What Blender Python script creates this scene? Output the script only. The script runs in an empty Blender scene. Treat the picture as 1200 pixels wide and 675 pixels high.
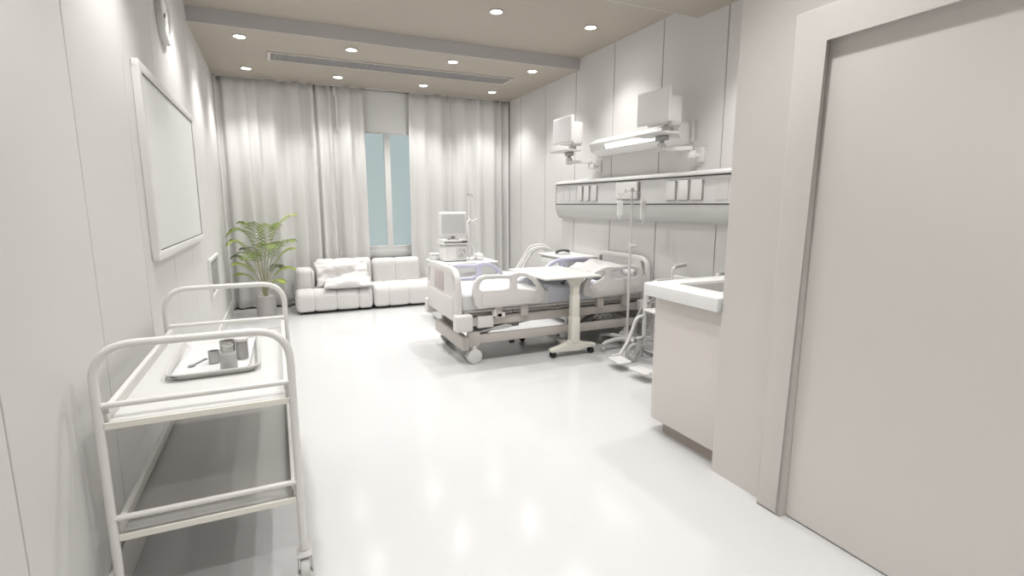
import bpy, bmesh, math, random
from mathutils import Vector, Matrix, noise
random.seed(7)
PI = math.pi
sc = bpy.context.scene
COL = sc.collection

# ------------------------------------------------------------------ camera
cam_d = bpy.data.cameras.new('camera'); cam = bpy.data.objects.new('camera', cam_d); COL.objects.link(cam)
cam_d.sensor_width = 36; cam_d.lens = 18.0; cam_d.clip_start = 0.02
cam.location = (0, 0, 1.3)
cam.rotation_euler = (math.radians(90 - 9.276), 0, math.radians(-24.573))
sc.camera = cam

# ------------------------------------------------------------------ world, exposure
LAMP = 40.0          # watts of one recessed spot
BOUNCE = 3.5         # wide part of each recessed lamp
world = bpy.data.worlds.new('world'); sc.world = world; world.use_nodes = True
bg = world.node_tree.nodes['Background']
bg.inputs[0].default_value = (0.315, 0.375, 0.377, 1); bg.inputs[1].default_value = 1.0
sc.view_settings.view_transform = 'Standard'; sc.view_settings.look = 'None'
sc.view_settings.gamma = 1; sc.view_settings.exposure = 0.52
sc.view_settings.use_curve_mapping = False

# ------------------------------------------------------------------ room numbers
XL, XR = -0.56, 3.2
YB = 7.235           # window wall
YC = 7.11            # curtain plane
XC = 1.88            # corridor wall
YE = 1.735           # end of corridor wall
YREAR = -2.6
ZLOW, ZHIGH = 2.78, 2.90

# ------------------------------------------------------------------ materials
def mat(name, col, rough=0.5, metal=0.0, bump=0.0, bscale=40, var=0.0, vscale=6, coat=0.0, spec=0.5):
    m = bpy.data.materials.new(name); m.use_nodes = True
    nt = m.node_tree; b = nt.nodes['Principled BSDF']
    b.inputs['Base Color'].default_value = (*col, 1); b.inputs['Roughness'].default_value = rough
    b.inputs['Metallic'].default_value = metal; b.inputs['Coat Weight'].default_value = coat
    b.inputs['Specular IOR Level'].default_value = spec
    tc = nt.nodes.new('ShaderNodeTexCoord')
    n = nt.nodes.new('ShaderNodeTexNoise'); n.inputs['Scale'].default_value = vscale; n.inputs['Detail'].default_value = 3
    nt.links.new(tc.outputs['Object'], n.inputs['Vector'])
    mx = nt.nodes.new('ShaderNodeMix'); mx.data_type = 'RGBA'
    v = var or 0.012
    mx.inputs[6].default_value = (*[c*(1-v) for c in col], 1); mx.inputs[7].default_value = (*[min(1, c*(1+v)) for c in col], 1)
    nt.links.new(n.outputs['Fac'], mx.inputs[0]); nt.links.new(mx.outputs[2], b.inputs['Base Color'])
    if bump:
        n2 = nt.nodes.new('ShaderNodeTexNoise'); n2.inputs['Scale'].default_value = bscale
        nt.links.new(tc.outputs['Object'], n2.inputs['Vector'])
        bp = nt.nodes.new('ShaderNodeBump'); bp.inputs['Strength'].default_value = bump; bp.inputs['Distance'].default_value = 0.01
        nt.links.new(n2.outputs['Fac'], bp.inputs['Height']); nt.links.new(bp.outputs['Normal'], b.inputs['Normal'])
    return m
def emis(name, col, s):
    m = bpy.data.materials.new(name); m.use_nodes = True; b = m.node_tree.nodes['Principled BSDF']
    b.inputs['Base Color'].default_value = (*col, 1)
    b.inputs['Emission Color'].default_value = (*col, 1); b.inputs['Emission Strength'].default_value = s
    return m

WALL = mat('wall_paint', (0.68, 0.668, 0.65), 0.55)
SEAM = mat('wall_seam', (0.36, 0.345, 0.33), 0.7)
FLOOR = mat('floor_vinyl', (0.60, 0.60, 0.597), 0.15, bump=0.02, bscale=3)
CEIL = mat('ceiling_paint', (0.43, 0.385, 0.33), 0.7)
FASC = mat('fascia_paint', (0.52, 0.51, 0.505), 0.7)
DOORM = mat('door_laminate', (0.63, 0.60, 0.57), 0.45)
COLM = mat('corridor_wall_paint', (0.61, 0.58, 0.55), 0.55)
WHITE = mat('white_enamel', (0.76, 0.75, 0.735), 0.4)
BOARD = mat('whiteboard_surface', (0.80, 0.80, 0.785), 0.35)
DARK = mat('dark_gap', (0.08, 0.078, 0.075), 0.6)
BLACK = mat('black_rubber', (0.012, 0.012, 0.012), 0.5)
GREYM = mat('grey_plastic', (0.50, 0.49, 0.475), 0.45)
LGREY = mat('light_grey_plastic', (0.66, 0.65, 0.635), 0.4)
BEDPL = mat('bed_plastic', (0.68, 0.66, 0.64), 0.4)
BEDMET = mat('bed_frame_paint', (0.50, 0.465, 0.435), 0.45)
BEDDK = mat('bed_mechanism', (0.30, 0.285, 0.27), 0.5)
TAUPE = mat('taupe_label', (0.52, 0.46, 0.44), 0.5)
LAV = mat('lavender_plastic', (0.55, 0.54, 0.66), 0.4)
SHEET = mat('sheet_cotton', (0.68, 0.68, 0.685), 0.85, bump=0.25, bscale=14)
BLANK = mat('blanket_cotton', (0.60, 0.61, 0.68), 0.9, bump=0.4, bscale=10)
CREAM = mat('cream_plastic', (0.78, 0.76, 0.68), 0.4)
CREAMT = mat('cream_table_top', (0.68, 0.675, 0.64), 0.4)
CURT = mat('curtain_cloth', (0.68, 0.67, 0.655), 0.9, var=0.02, vscale=2)
SOFA = mat('sofa_fabric', (0.63, 0.615, 0.60), 0.9, bump=0.1, bscale=20)
SOFAS = mat('sofa_seam', (0.42, 0.41, 0.40), 0.9)
CHROME = mat('brushed_chrome', (0.62, 0.61, 0.59), 0.32, metal=0.55)
TROL = mat('trolley_enamel', (0.74, 0.73, 0.70), 0.35)
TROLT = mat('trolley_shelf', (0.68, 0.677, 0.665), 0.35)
TROL_SHADE = mat('trolley_shelf_shaded', (0.40, 0.39, 0.375), 0.4)  # lower shelf: shade below the top shelf is put into this darker colour
CANM = mat('canister_metal', (0.42, 0.41, 0.40), 0.35, metal=0.3)
STEEL = mat('tray_steel', (0.72, 0.71, 0.69), 0.3, metal=0.3)
DKMET = mat('grey_metal', (0.36, 0.35, 0.34), 0.35, metal=0.4)
POTM = mat('pot_ceramic', (0.46, 0.44, 0.43), 0.7)
PEB = mat('pot_pebbles', (0.74, 0.73, 0.70), 0.8, var=0.25, vscale=60)
CAB = mat('vanity_laminate', (0.64, 0.60, 0.57), 0.42)
KICK = mat('vanity_kick', (0.42, 0.37, 0.33), 0.6)
COUNTER = mat('counter_stone', (0.78, 0.78, 0.77), 0.3)
SINK = mat('sink_basin', (0.50, 0.50, 0.49), 0.35)
SCREEN = mat('screen_grey', (0.60, 0.60, 0.595), 0.3)
BAG = mat('drip_bag_plastic', (0.82, 0.82, 0.81), 0.25)
LAMPE = emis('lamp_emission', (1, 0.99, 0.97), 14)
TUBEE = emis('tube_emission', (1, 1, 0.99), 4)
def leafm(name, col):
    m = mat(name, col, 0.5, var=0.25, vscale=9)
    b = m.node_tree.nodes['Principled BSDF']; b.inputs['Subsurface Weight'].default_value = 0
    return m
LEAF = [leafm('palm_leaf', (0.21, 0.29, 0.055)), leafm('palm_leaf_lime', (0.38, 0.45, 0.09)), leafm('palm_leaf_dark', (0.09, 0.12, 0.05))]
STEM = mat('palm_stem', (0.40, 0.40, 0.26), 0.6)
def glassm(name, tint, fac):
    m = bpy.data.materials.new(name); m.use_nodes = True; nt = m.node_tree; nt.nodes.clear()
    o = nt.nodes.new('ShaderNodeOutputMaterial'); mx = nt.nodes.new('ShaderNodeMixShader')
    t = nt.nodes.new('ShaderNodeBsdfTransparent'); t.inputs[0].default_value = (*tint, 1)
    g = nt.nodes.new('ShaderNodeBsdfGlossy'); g.inputs['Roughness'].default_value = 0.12; g.inputs[0].default_value = (0.9, 0.9, 0.9, 1)
    mx.inputs[0].default_value = fac
    nt.links.new(t.outputs[0], mx.inputs[1]); nt.links.new(g.outputs[0], mx.inputs[2]); nt.links.new(mx.outputs[0], o.inputs[0])
    return m
GLASS = glassm('window_glass', (0.985, 0.99, 0.99), 0.04)
BOTG = glassm('bottle_glass', (0.80, 0.80, 0.79), 0.5)
_g = [n for n in BOTG.node_tree.nodes if n.type == 'BSDF_GLOSSY'][0]; _p = BOTG.node_tree.nodes.new('ShaderNodeBsdfPrincipled')
_p.inputs['Base Color'].default_value = (.72, .72, .71, 1); _p.inputs['Roughness'].default_value = .15
_m = [n for n in BOTG.node_tree.nodes if n.type == 'MIX_SHADER'][0]; BOTG.node_tree.links.new(_p.outputs[0], _m.inputs[2])
CLEAR = glassm('clear_tube', (0.86, 0.86, 0.85), 0.12)

# ------------------------------------------------------------------ helpers
def tag(o, label=None, cat=None, group=None, kind=None):
    if label: o['label'] = label
    if cat: o['category'] = cat
    if group: o['group'] = group
    if kind: o['kind'] = kind
    return o
def empty(name, loc=(0, 0, 0), rz=0, label=None, cat=None, group=None):
    o = bpy.data.objects.new(name, None); COL.objects.link(o); o.empty_display_size = 0.05
    o.location = loc; o.rotation_euler = (0, 0, rz)
    return tag(o, label, cat, group)
def copy_tree(o, parent=None):
    c = o.copy(); COL.objects.link(c)
    if parent: c.parent = parent
    for ch in list(o.children): copy_tree(ch, c)
    return c

class MB:
    def __init__(s): s.bm = bmesh.new()
    def _add(s, verts, faces, M=None):
        vs = [s.bm.verts.new((M @ Vector(v)) if M else Vector(v)) for v in verts]
        out = []
        for f in faces:
            try: out.append(s.bm.faces.new([vs[i] for i in f]))
            except ValueError: pass
        return vs, out
    def box(s, x0, x1, y0, y1, z0, z1, bev=0.0, seg=2, M=None):
        b = bmesh.new(); bmesh.ops.create_cube(b, size=1)
        for v in b.verts: v.co = Vector(((x0+x1)/2 + v.co.x*(x1-x0), (y0+y1)/2 + v.co.y*(y1-y0), (z0+z1)/2 + v.co.z*(z1-z0)))
        if bev: bmesh.ops.bevel(b, geom=list(b.edges), offset=bev, segments=seg, profile=0.5, affect='EDGES')
        s.merge(b, M); return s
    def merge(s, b, M=None):
        b.verts.index_update(); mp = {}
        for v in b.verts: mp[v] = s.bm.verts.new((M @ v.co) if M else v.co)
        for f in b.faces:
            try: s.bm.faces.new([mp[v] for v in f.verts])
            except ValueError: pass
        b.free()
    def tube(s, pts, r, n=10, closed=False, cap=True, rs=None):
        P = [Vector(p) for p in pts]; N = len(P); rings = []
        up = None
        for i in range(N):
            if closed: t = (P[(i+1) % N]-P[i-1]).normalized()
            elif i == 0: t = (P[1]-P[0]).normalized()
            elif i == N-1: t = (P[-1]-P[-2]).normalized()
            else: t = ((P[i+1]-P[i]).normalized()+(P[i]-P[i-1]).normalized()).normalized()
            if up is None:
                up = Vector((0, 0, 1)) if abs(t.z) < 0.9 else Vector((1, 0, 0))
            a = (up - t*up.dot(t)).normalized(); b = t.cross(a); up = a
            rr = rs[i] if rs else r
            rings.append([s.bm.verts.new(P[i] + (a*math.cos(2*PI*k/n)+b*math.sin(2*PI*k/n))*rr) for k in range(n)])
        for i in range(N if closed else N-1):
            A = rings[i]; B = rings[(i+1) % N]
            for k in range(n): s.bm.faces.new((A[k], A[(k+1) % n], B[(k+1) % n], B[k]))
        if cap and not closed:
            s.bm.faces.new(rings[0][::-1]); s.bm.faces.new(rings[-1])
        return s
    def lathe(s, prof, n=24, M=None):
        rings = []
        for r, z in prof:
            rings.append([s.bm.verts.new((M or Matrix()) @ Vector((r*math.cos(2*PI*k/n), r*math.sin(2*PI*k/n), z))) for k in range(n)])
        for A, B in zip(rings, rings[1:]):
            for k in range(n): s.bm.faces.new((A[k], A[(k+1) % n], B[(k+1) % n], B[k]))
        s.bm.faces.new(rings[0][::-1]); s.bm.faces.new(rings[-1]); return s
    def cyl(s, a, b, r, n=20, bev=0.0):
        a = Vector(a); b = Vector(b); L = (b-a).length
        M = Matrix.Translation(a) @ Vector((0, 0, 1)).rotation_difference(b-a).to_matrix().to_4x4()
        if bev: prof = [(r-bev, 0), (r-bev*0.3, bev*0.3), (r, bev), (r, L-bev), (r-bev*0.3, L-bev*0.3), (r-bev, L)]
        else: prof = [(r, 0), (r, L)]
        return s.lathe(prof, n, M)
    def prism(s, pts, axis, lo, hi, bev=0.0, seg=2):
        """closed outline in the two other axes, extruded along axis"""
        def mk(p, t):
            return Vector((t, p[0], p[1])) if axis == 'x' else Vector((p[0], t, p[1])) if axis == 'y' else Vector((p[0], p[1], t))
        b = bmesh.new(); A = [b.verts.new(mk(p, lo)) for p in pts]; B = [b.verts.new(mk(p, hi)) for p in pts]; n = len(pts)
        f1 = b.faces.new(A); f2 = b.faces.new(B[::-1])
        for i in range(n): b.faces.new((A[i], B[i], B[(i+1) % n], A[(i+1) % n]))
        if bev: bmesh.ops.bevel(b, geom=list(f1.edges)+list(f2.edges), offset=bev, segments=seg, profile=0.5, affect='EDGES')
        s.merge(b); return s
    def build(s, name, m, parent=None, smooth=True, angle=40, kind=None):
        bm = s.bm
        bmesh.ops.remove_doubles(bm, verts=list(bm.verts), dist=1e-5)
        bmesh.ops.recalc_face_normals(bm, faces=list(bm.faces))
        me = bpy.data.meshes.new(name); bm.to_mesh(me); bm.free()
        me.materials.append(m)
        return link(name, me, parent, smooth, angle, kind)
def link(name, me, parent=None, smooth=True, angle=40, kind=None):
    if smooth:
        for p in me.polygons: p.use_smooth = True
        try: me.set_sharp_from_angle(angle=math.radians(angle))
        except Exception: pass
    o = bpy.data.objects.new(name, me); COL.objects.link(o)
    if parent: o.parent = parent
    if kind: o['kind'] = kind
    return o
def struct(name, mb, m, smooth=False): return mb.build(name, m, None, smooth, kind='structure')

def round_poly(pts, n=6):
    """pts: (x, y, r) -> rounded outline"""
    out = []; N = len(pts)
    for i in range(N):
        p = Vector(pts[i][:2]); a = Vector(pts[i-1][:2]); b = Vector(pts[(i+1) % N][:2]); r = pts[i][2]
        if r <= 0: out.append(tuple(p)); continue
        d1 = (a-p).normalized(); d2 = (b-p).normalized()
        ang = d1.angle(d2); t = min(r/math.tan(ang/2), (a-p).length*0.499, (b-p).length*0.499)
        q1 = p+d1*t; q2 = p+d2*t
        for k in range(n+1):
            u = k/n; out.append(tuple(q1*(1-u)**2 + p*2*u*(1-u) + q2*u*u))
    return out
def plate(name, outer, holes, thick, bev, m, parent, plane, off):
    """2-D outline with holes -> thick rounded plate; plane 'xz' (off = y) or 'yz' (off = x)"""
    cu = bpy.data.curves.new(name, 'CURVE'); cu.dimensions = '2D'; cu.fill_mode = 'BOTH'
    cu.extrude = thick/2-bev; cu.bevel_depth = bev; cu.bevel_resolution = 2; cu.offset = -bev
    for loop in [outer]+holes:
        sp = cu.splines.new('POLY'); sp.points.add(len(loop)-1); sp.use_cyclic_u = True
        for p, q in zip(sp.points, loop): p.co = (q[0], q[1], 0, 1)
    ob = bpy.data.objects.new(name, cu); COL.objects.link(ob)
    dg = bpy.context.evaluated_depsgraph_get(); me = bpy.data.meshes.new_from_object(ob.evaluated_get(dg))
    bpy.data.objects.remove(ob); bpy.data.curves.remove(cu)
    for v in me.vertices:
        x, y, z = v.co
        v.co = (x, off+z, y) if plane == 'xz' else (off+z, x, y)
    me.materials.clear(); me.materials.append(m)
    bm = bmesh.new(); bm.from_mesh(me); bmesh.ops.remove_doubles(bm, verts=list(bm.verts), dist=1e-5)
    bmesh.ops.recalc_face_normals(bm, faces=list(bm.faces)); bm.to_mesh(me); bm.free()
    me.name = name
    return link(name, me, parent, True, 50)
def arc(cx, cz, r, a0, a1, n=8):
    return [(cx+r*math.cos(math.radians(a0+(a1-a0)*i/n)), cz+r*math.sin(math.radians(a0+(a1-a0)*i/n))) for i in range(n+1)]
def smooth_path(pts, r, n=6):
    """3-D polyline with corners rounded by radius r"""
    P = [Vector(p) for p in pts]; out = [P[0]]
    for i in range(1, len(P)-1):
        a, p, b = P[i-1], P[i], P[i+1]; d1 = (a-p).normalized(); d2 = (b-p).normalized()
        t = min(r, (a-p).length*0.49, (b-p).length*0.49); q1 = p+d1*t; q2 = p+d2*t
        for k in range(n+1):
            u = k/n; out.append(q1*(1-u)**2+p*2*u*(1-u)+q2*u*u)
    out.append(P[-1]); return out
def torus(mb, c, axis, R, r, n=36, k=8):
    c = Vector(c); q = Vector((0, 0, 1)).rotation_difference(Vector(axis))
    mb.tube([c + q @ Vector((R*math.cos(2*PI*i/n), R*math.sin(2*PI*i/n), 0)) for i in range(n)], r, k, closed=True)

# ================================================================== STRUCTURE
struct('floor', MB().box(XL-.1, XR+.1, YREAR-.1, YB+.15, -.08, 0), FLOOR)
# ceilings: high field, dropped fields at window and at the entrance
struct('ceiling', MB().box(XL-.1, XR+.1, 3.40, 5.18, ZHIGH, ZHIGH+.1), CEIL)
struct('ceiling', MB().box(XL-.1, XR+.1, 5.192, YB+.15, ZLOW, ZHIGH+.1), CEIL)
struct('ceiling', MB().box(XL-.1, XR+.1, YREAR-.1, 3.388, ZLOW, ZHIGH+.1), CEIL)
struct('trim_1', MB().box(XL-.01, XR+.01, 5.180, 5.192, ZLOW, ZHIGH+.02), FASC)
struct('trim_2', MB().box(XL-.01, XR+.01, 3.388, 3.400, ZLOW, ZHIGH+.02), FASC)
# left wall: panels with fine joints over a dark backing
ys = [YREAR-.1]; y = 1.40-0.72*5
while y < YB:
    if y > YREAR: ys.append(y)
    y += 0.72
ys.append(YB)
def panel_wall(name, x, side, ys, gap, y0, y1):
    mb = MB()
    for a, b in zip(ys, ys[1:]):
        if side < 0: mb.box(x-.05, x, a+gap/2, b-gap/2, 0, ZHIGH+.05, 0.0015, 1)
        else: mb.box(x, x+.05, a+gap/2, b-gap/2, 0, ZHIGH+.05, 0.0015, 1)
    w = struct(name, mb, WALL)
    xb = x-.05 if side < 0 else x+.05
    mb = MB().box(min(xb, xb+side*-.044), max(xb, xb+side*-.044), y0, y1, 0, ZHIGH+.05)
    s = mb.build('wall_joint', SEAM, w, False)
    return w
panel_wall('wall_left', XL, -1, ys, 0.008, YREAR-.1, YB)
ysr = [YE-.1]+[YE+.5]+[3.07+0.725*i for i in range(6)]+[YB]
panel_wall('wall_right', XR, 1, ysr, 0.012, YE-.1, YB)
mb = MB().box(XL, XL+.014, YREAR, 7.2, 0, .14, .003, 1); struct('baseboard_left', mb, WALL)
struct('baseboard_right', MB().box(XR-.012, XR, YE+.7, 7.2, 0, .10, .003, 1), WALL)
# window wall with the opening
WX0, WX1, WZ0, WZ1 = 0.70, 2.12, 0.68, 2.62
mb = MB()
mb.box(XL-.1, WX0, YB, YB+.15, 0, ZHIGH).box(WX1, XR+.1, YB, YB+.15, 0, ZHIGH)
mb.box(WX0, WX1, YB, YB+.15, 0, WZ0).box(WX0, WX1, YB, YB+.15, WZ1, ZHIGH)
struct('wall_back', mb, WALL)
mb = MB()
mb.box(WX0, WX1, YB-.02, YB+.06, WZ0, WZ0+.05, .004).box(WX0, WX1, YB-.02, YB+.06, WZ1-.05, WZ1, .004)
for a, b in ((WX0+.001, WX0+.05), (WX1-.05, WX1-.001), (1.40, 1.475)): mb.box(a, b, YB-.019, YB+.059, WZ0+.048, WZ1-.048)
win = struct('window_1', mb, WHITE)
for a, b in ((WX0+.05, 1.40), (1.475, WX1-.05)):
    MB().box(a, b, YB+.02, YB+.028, WZ0+.05, WZ1-.05).build('glass_pane', GLASS, win, False)
MB().box(WX0-.04, WX1+.04, YB-.030, YB-.0005, WZ0-.10, WZ0-.002, .004).build('window_sill', WHITE, win)
# corridor wall with the sliding door
mb = MB().box(XC, XR+.1, YREAR-.1, 0.12, 0, ZHIGH).box(XC, XR+.1, 1.33, YE, 0, ZHIGH).box(XC, XR+.1, 0.12, 1.33, 2.0, ZHIGH)
struct('wall_corridor', mb, COLM)
struct('wall_rear', MB().box(XL-.1, XC, YREAR-.1, YREAR, 0, ZHIGH), WALL)
outer = MB()
path_o = [(1.445, 0), (1.445, 2.01), (0.0, 2.01), (0.0, 0), (0.112, 0), (0.112, 1.898), (1.325, 1.898), (1.325, 0)]
outer.prism(path_o, 'x', 1.838, XC+.03, 0.018, 3)
dr = struct('door_1', MB().box(XC-.002, XC+.045, 0.112, 1.327, 0.004, 1.93, .004, 1), DOORM)
outer.build('door_frame', COLM, dr)
hb = MB().box(XC-.03, XC-.02, .19, .215, .95, 1.25, .003).box(XC-.025, XC, .195, .21, .97, .985).box(XC-.025, XC, .195, .21, 1.215, 1.23)
hb.build('door_handle', CHROME, dr)

# ================================================================== LIGHTS
def downlight(x, y, zc, label):
    t = empty('downlight', (x, y, zc), 0, label, 'ceiling light', 'recessed downlights in the ceiling')
    MB().lathe([(.058, -.004), (.056, -.008), (.050, -.009), (.047, -.005), (.047, -.0005), (.058, -.0005)], 28).build('trim_ring', WHITE, t)
    MB().lathe([(.046, -.0045), (.046, -.001)], 28).build('lamp_lens', LAMPE, t)
    for nm, e, ang, bl in (('spot', LAMP, 106, 0.75), ('spot_wide', BOUNCE, 165, 1.0)):
        l = bpy.data.lights.new(nm, 'SPOT'); l.energy = e; l.spot_size = math.radians(ang); l.spot_blend = bl
        l.color = (1, 0.99, 0.98); l.shadow_soft_size = 0.06
        o = bpy.data.objects.new(nm, l); COL.objects.link(o); o.parent = t; o.location = (0, 0, -.03)
XS = (-0.187, 0.775, 1.80, 2.735)
pos = ['leftmost', 'second from the left', 'second from the right', 'rightmost']
for i, x in enumerate(XS):
    downlight(x, 6.62, ZLOW, f'round recessed downlight in the dropped ceiling nearest the curtains, {pos[i]}')
for i, x in enumerate(XS):
    downlight(x, 5.43, ZLOW, f'round recessed downlight in the dropped ceiling before the air vent, {pos[i]}')
for i, x in enumerate(XS):
    downlight(x, 4.25, ZHIGH, f'round recessed downlight in the raised ceiling field, {pos[i]}')
for yy in (2.6, 1.3, 0.0, -1.3):  # added unseen lamps; the entrance pairs are placed to grade light down the door
    for i, x in enumerate((-0.1, 1.25) if yy < 1.8 else (-0.187, 0.775, 1.80, 2.735)):
        downlight(x, yy, ZLOW, 'unseen round recessed downlight added to the ceiling outside the view')

# air vent
t = empty('ceiling_vent', (1.36, 5.975, ZLOW), 0, 'long grey slotted air conditioning vent in the dropped ceiling between two rows of downlights', 'air vent')
x0, x1, w = -1.30, 1.30, .135
mb = MB(); th = -.014
mb.box(x0-.03, x1+.03, -w-.022, -w, th, -.0005, .003).box(x0-.03, x1+.03, w, w+.022, th, -.0005, .003)
mb.box(x0-.03, x0, -w, w, th, -.0005, .003).box(x1, x1+.03, -w, w, th, -.0005, .003); mb.build('frame', mat('vent_frame', (.58, .54, .49), .5), t)
mb = MB()
for k in range(12): mb.box(x0, x1, -w+.010+k*.0215, -w+.020+k*.0215, -.013, -.003)
for k in range(37): mb.box(x0+.03+k*.07, x0+.036+k*.07, -w, w, -.0135, -.0035)
mb.build('louvre', mat('vent_louvre', (.34, .33, .325), .5), t, False)
MB().box(x0, x1, -w, w, -.003, -.0006).build('duct', mat('vent_duct', (.12, .115, .11), .8), t, False)

# ================================================================== CURTAINS AND BLIND
def curtain(name, xa, xb, seed, label, flare=0.0):
    rnd = random.Random(seed); knots = [xa]
    while knots[-1] < xb-.05: knots.append(knots[-1]+rnd.choice((.03, .045, .06, .085, .12, .15))*rnd.uniform(.85, 1.15))
    knots[-1] = xb
    amp = [rnd.uniform(.012, .045)*(1 if i % 2 else -1) + (.022 if rnd.random() < .22 and i % 2 else 0) for i in range(len(knots))]
    mid = [rnd.uniform(-.015, .015) for _ in knots]; ph = [rnd.uniform(-1, 1) for _ in knots]
    nx = int((xb-xa)/.011); nz = 26; bm = bmesh.new(); rows = []
    for j in range(nz+1):
        v = j/nz; z = .02+(ZLOW-.025)*v; row = []
        for i in range(nx+1):
            x = xa+(xb-xa)*i/nx
            xs = x + .012*math.sin(1.6*v+seed)*math.sin(PI*(x-xa)/(xb-xa))*(1-v)
            k = 0
            while k < len(knots)-2 and xs > knots[k+1]: k += 1
            u = min(1, max(0, (xs-knots[k])/(knots[k+1]-knots[k]))); s = u*u*(3-2*u)
            a0 = amp[k]*(1+.25*ph[k]*math.sin(2.2*v+ph[k]*3))*(0.98+.40*(1-v)); a1 = amp[k+1]*(1+.25*ph[k+1]*math.sin(2.2*v+ph[k+1]*3))*(0.98+.40*(1-v))
            yy = YC + (a0*(1-s)+a1*s) + .006*math.sin(x*55+seed)
            xx = x + flare*(1-v)*((x-xa)/(xb-xa))**2 if flare > 0 else x + flare*(1-v)*((xb-x)/(xb-xa))**2
            row.append(bm.verts.new((xx, yy, z)))
        rows.append(row)
    for A, B in zip(rows, rows[1:]):
        for i in range(nx): bm.faces.new((A[i], A[i+1], B[i+1], B[i]))
    me = bpy.data.meshes.new(name); bm.to_mesh(me); bm.free(); me.materials.append(CURT)
    o = link(name, me, None, True, 80); tag(o, label, 'curtain', 'floor length curtains')
    md = o.modifiers.new('thickness', 'SOLIDIFY'); md.thickness = .003
    return o
curtain('curtain', XL+.004, 1.125, 3, 'pale pleated floor-length curtain left of the window, behind the palm and sofa')
curtain('curtain', 1.715, XR-.016, 11, 'pale pleated floor-length curtain right of the window, behind the monitor cart', flare=-.03)
rail = MB().box(XL+.01, XR-.014, YC-.02, YC+.02, ZLOW-.004, ZLOW-.0003)
tag(rail.build('curtain_track', WHITE, None, False), 'thin white curtain track along the ceiling above both curtains', 'curtain track')
t = empty('roller_blind', (1.42, YB-.055, 2.7), 0, 'white roller blind pulled partly down over the top of the window between the curtains', 'blind')
MB().box(-.66, .66, -.012, .035, -.03, .078, .012, 3).build('cassette', WHITE, t)
MB().box(-.63, .63, -.016, -.013, -.455, -.02).build('blind_cloth', mat('blind_cloth', (.76, .755, .745), .85), t, False)
MB().box(-.63, .63, -.022, -.006, -.475, -.45, .004).build('bottom_bar', LGREY, t)

# ================================================================== WALL THINGS, LEFT
t = empty('whiteboard', (XL, 3.85, 1.5), 0, 'large white rectangular board with raised frame on the left panelled wall', 'whiteboard')
def rect_frame(mb, x0, x1, ya, yb, za, zb, w, bev=.004):
    mb.box(x0, x1, ya, yb, zb-w, zb, bev).box(x0, x1, ya, yb, za, za+w, bev).box(x0+.0004, x1-.0004, ya+.0003, ya+w, za+w-bev, zb-w+bev).box(x0+.0004, x1-.0004, yb-w, yb-.0003, za+w-bev, zb-w+bev)
mb = MB(); rect_frame(mb, .001, .034, -.87, .87, -.475, .465, .045, .006); mb.build('frame', WHITE, t)
MB().box(.001, .024, -.826, .826, -.43, .42, .001, 1).build('writing_surface', BOARD, t)
mb = MB(); rect_frame(mb, .0235, .0262, -.8265, .8265, -.4305, .4205, .006, 0)
mb.build('inner_groove', DARK, t, False)
t = empty('wall_clock', (XL, 3.95, 2.44), 0, 'round white wall clock high on the left wall above the whiteboard', 'clock')
MX = Matrix.Rotation(PI/2, 4, 'Y')
MB().lathe([(.02, .001), (.165, .001), (.17, .012), (.168, .032), (.155, .036), (.148, .026), (.148, .016), (.02, .016)], 40, MX).build('case', LGREY, t)
MB().lathe([(.147, .0165), (.147, .019)], 40, MX).build('dial', BOARD, t)
for ang, L, w in ((-62, .075, .006), (170, .11, .004)):
    a = math.radians(ang); M = Matrix.Rotation(a, 4, 'X')
    MB().box(.020, .0225, -w, w, -.015, L, 0, 1, M).build('clock_hand', DKMET, t, False)
MB().cyl((.019, 0, 0), (.026, 0, 0), .009, 16).build('hub', DARK, t)
for k in range(12):
    M = Matrix.Rotation(k*PI/6, 4, 'X'); MB().box(.0191, .0202, -.003, .003, .118, .138, 0, 1, M).build('hour_mark', GREYM, t, False)
t = empty('wall_grille', (XL, 5.45, 0.655), 0, 'small louvred vent grille low on the left wall near the palm', 'grille')
mb = MB(); rect_frame(mb, .0, .02, -.37, .37, -.175, .175, .03, .004); mb.build('frame', WHITE, t)
mb = MB()
for k in range(13):
    M = Matrix.Translation((.008, 0, -.132+k*.022)) @ Matrix.Rotation(.6, 4, 'Y'); mb.box(-.002, .002, -.34, .34, -.009, .009, 0, 1, M)
mb.build('louvre', LGREY, t, False)
MB().box(.0005, .002, -.34, .34, -.145, .145).build('back_plate', DARK, t, False)

# ================================================================== TROLLEY
def caster(mb_w, mb_f, x, y, r, w, ax='x', top=None):
    pass
t = empty('trolley', (-.25, 2.295, 0), 0, 'white tubular two-shelf hospital trolley on casters in the left foreground', 'trolley')
TX0, TX1 = -.253, .262; TY0, TY1 = -.535, .535
for s in (TY0, TY1):
    pth = smooth_path([(TX0, s, .12), (TX0, s, .905), (TX1, s, .905), (TX1, s, .12)], .11, 10)
    MB().tube(pth, .0125, 14).build('end_frame', TROL, t)
    for zz in (.728, .375):
        MB().tube([(TX0, s, zz), (TX1, s, zz)], .0095, 10).build('crossbar', TROL, t)
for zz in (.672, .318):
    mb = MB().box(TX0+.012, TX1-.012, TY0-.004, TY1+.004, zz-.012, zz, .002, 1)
    sh = mb.build('shelf', TROLT if zz > .5 else TROL_SHADE, t)
    if zz < .5: tag(sh, 'lower shelf with shade painted into its grey')
    for s in (TY0-.006, TY1-.002): MB().box(TX0+.012, TX1-.012, s, s+.008, zz-.016, zz+.004, .001, 1).build('shelf_lip', CREAM, sh)
    for s in (TX0+.016, TX1-.016):
        MB().box(s-.009, s+.009, TY0+.01, TY1-.01, zz+.026, zz+.044, .003).box(s-.004, s+.004, TY0+.01, TY1-.01, zz-.005, zz+.03).build('side_rail', TROL, t)
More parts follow.
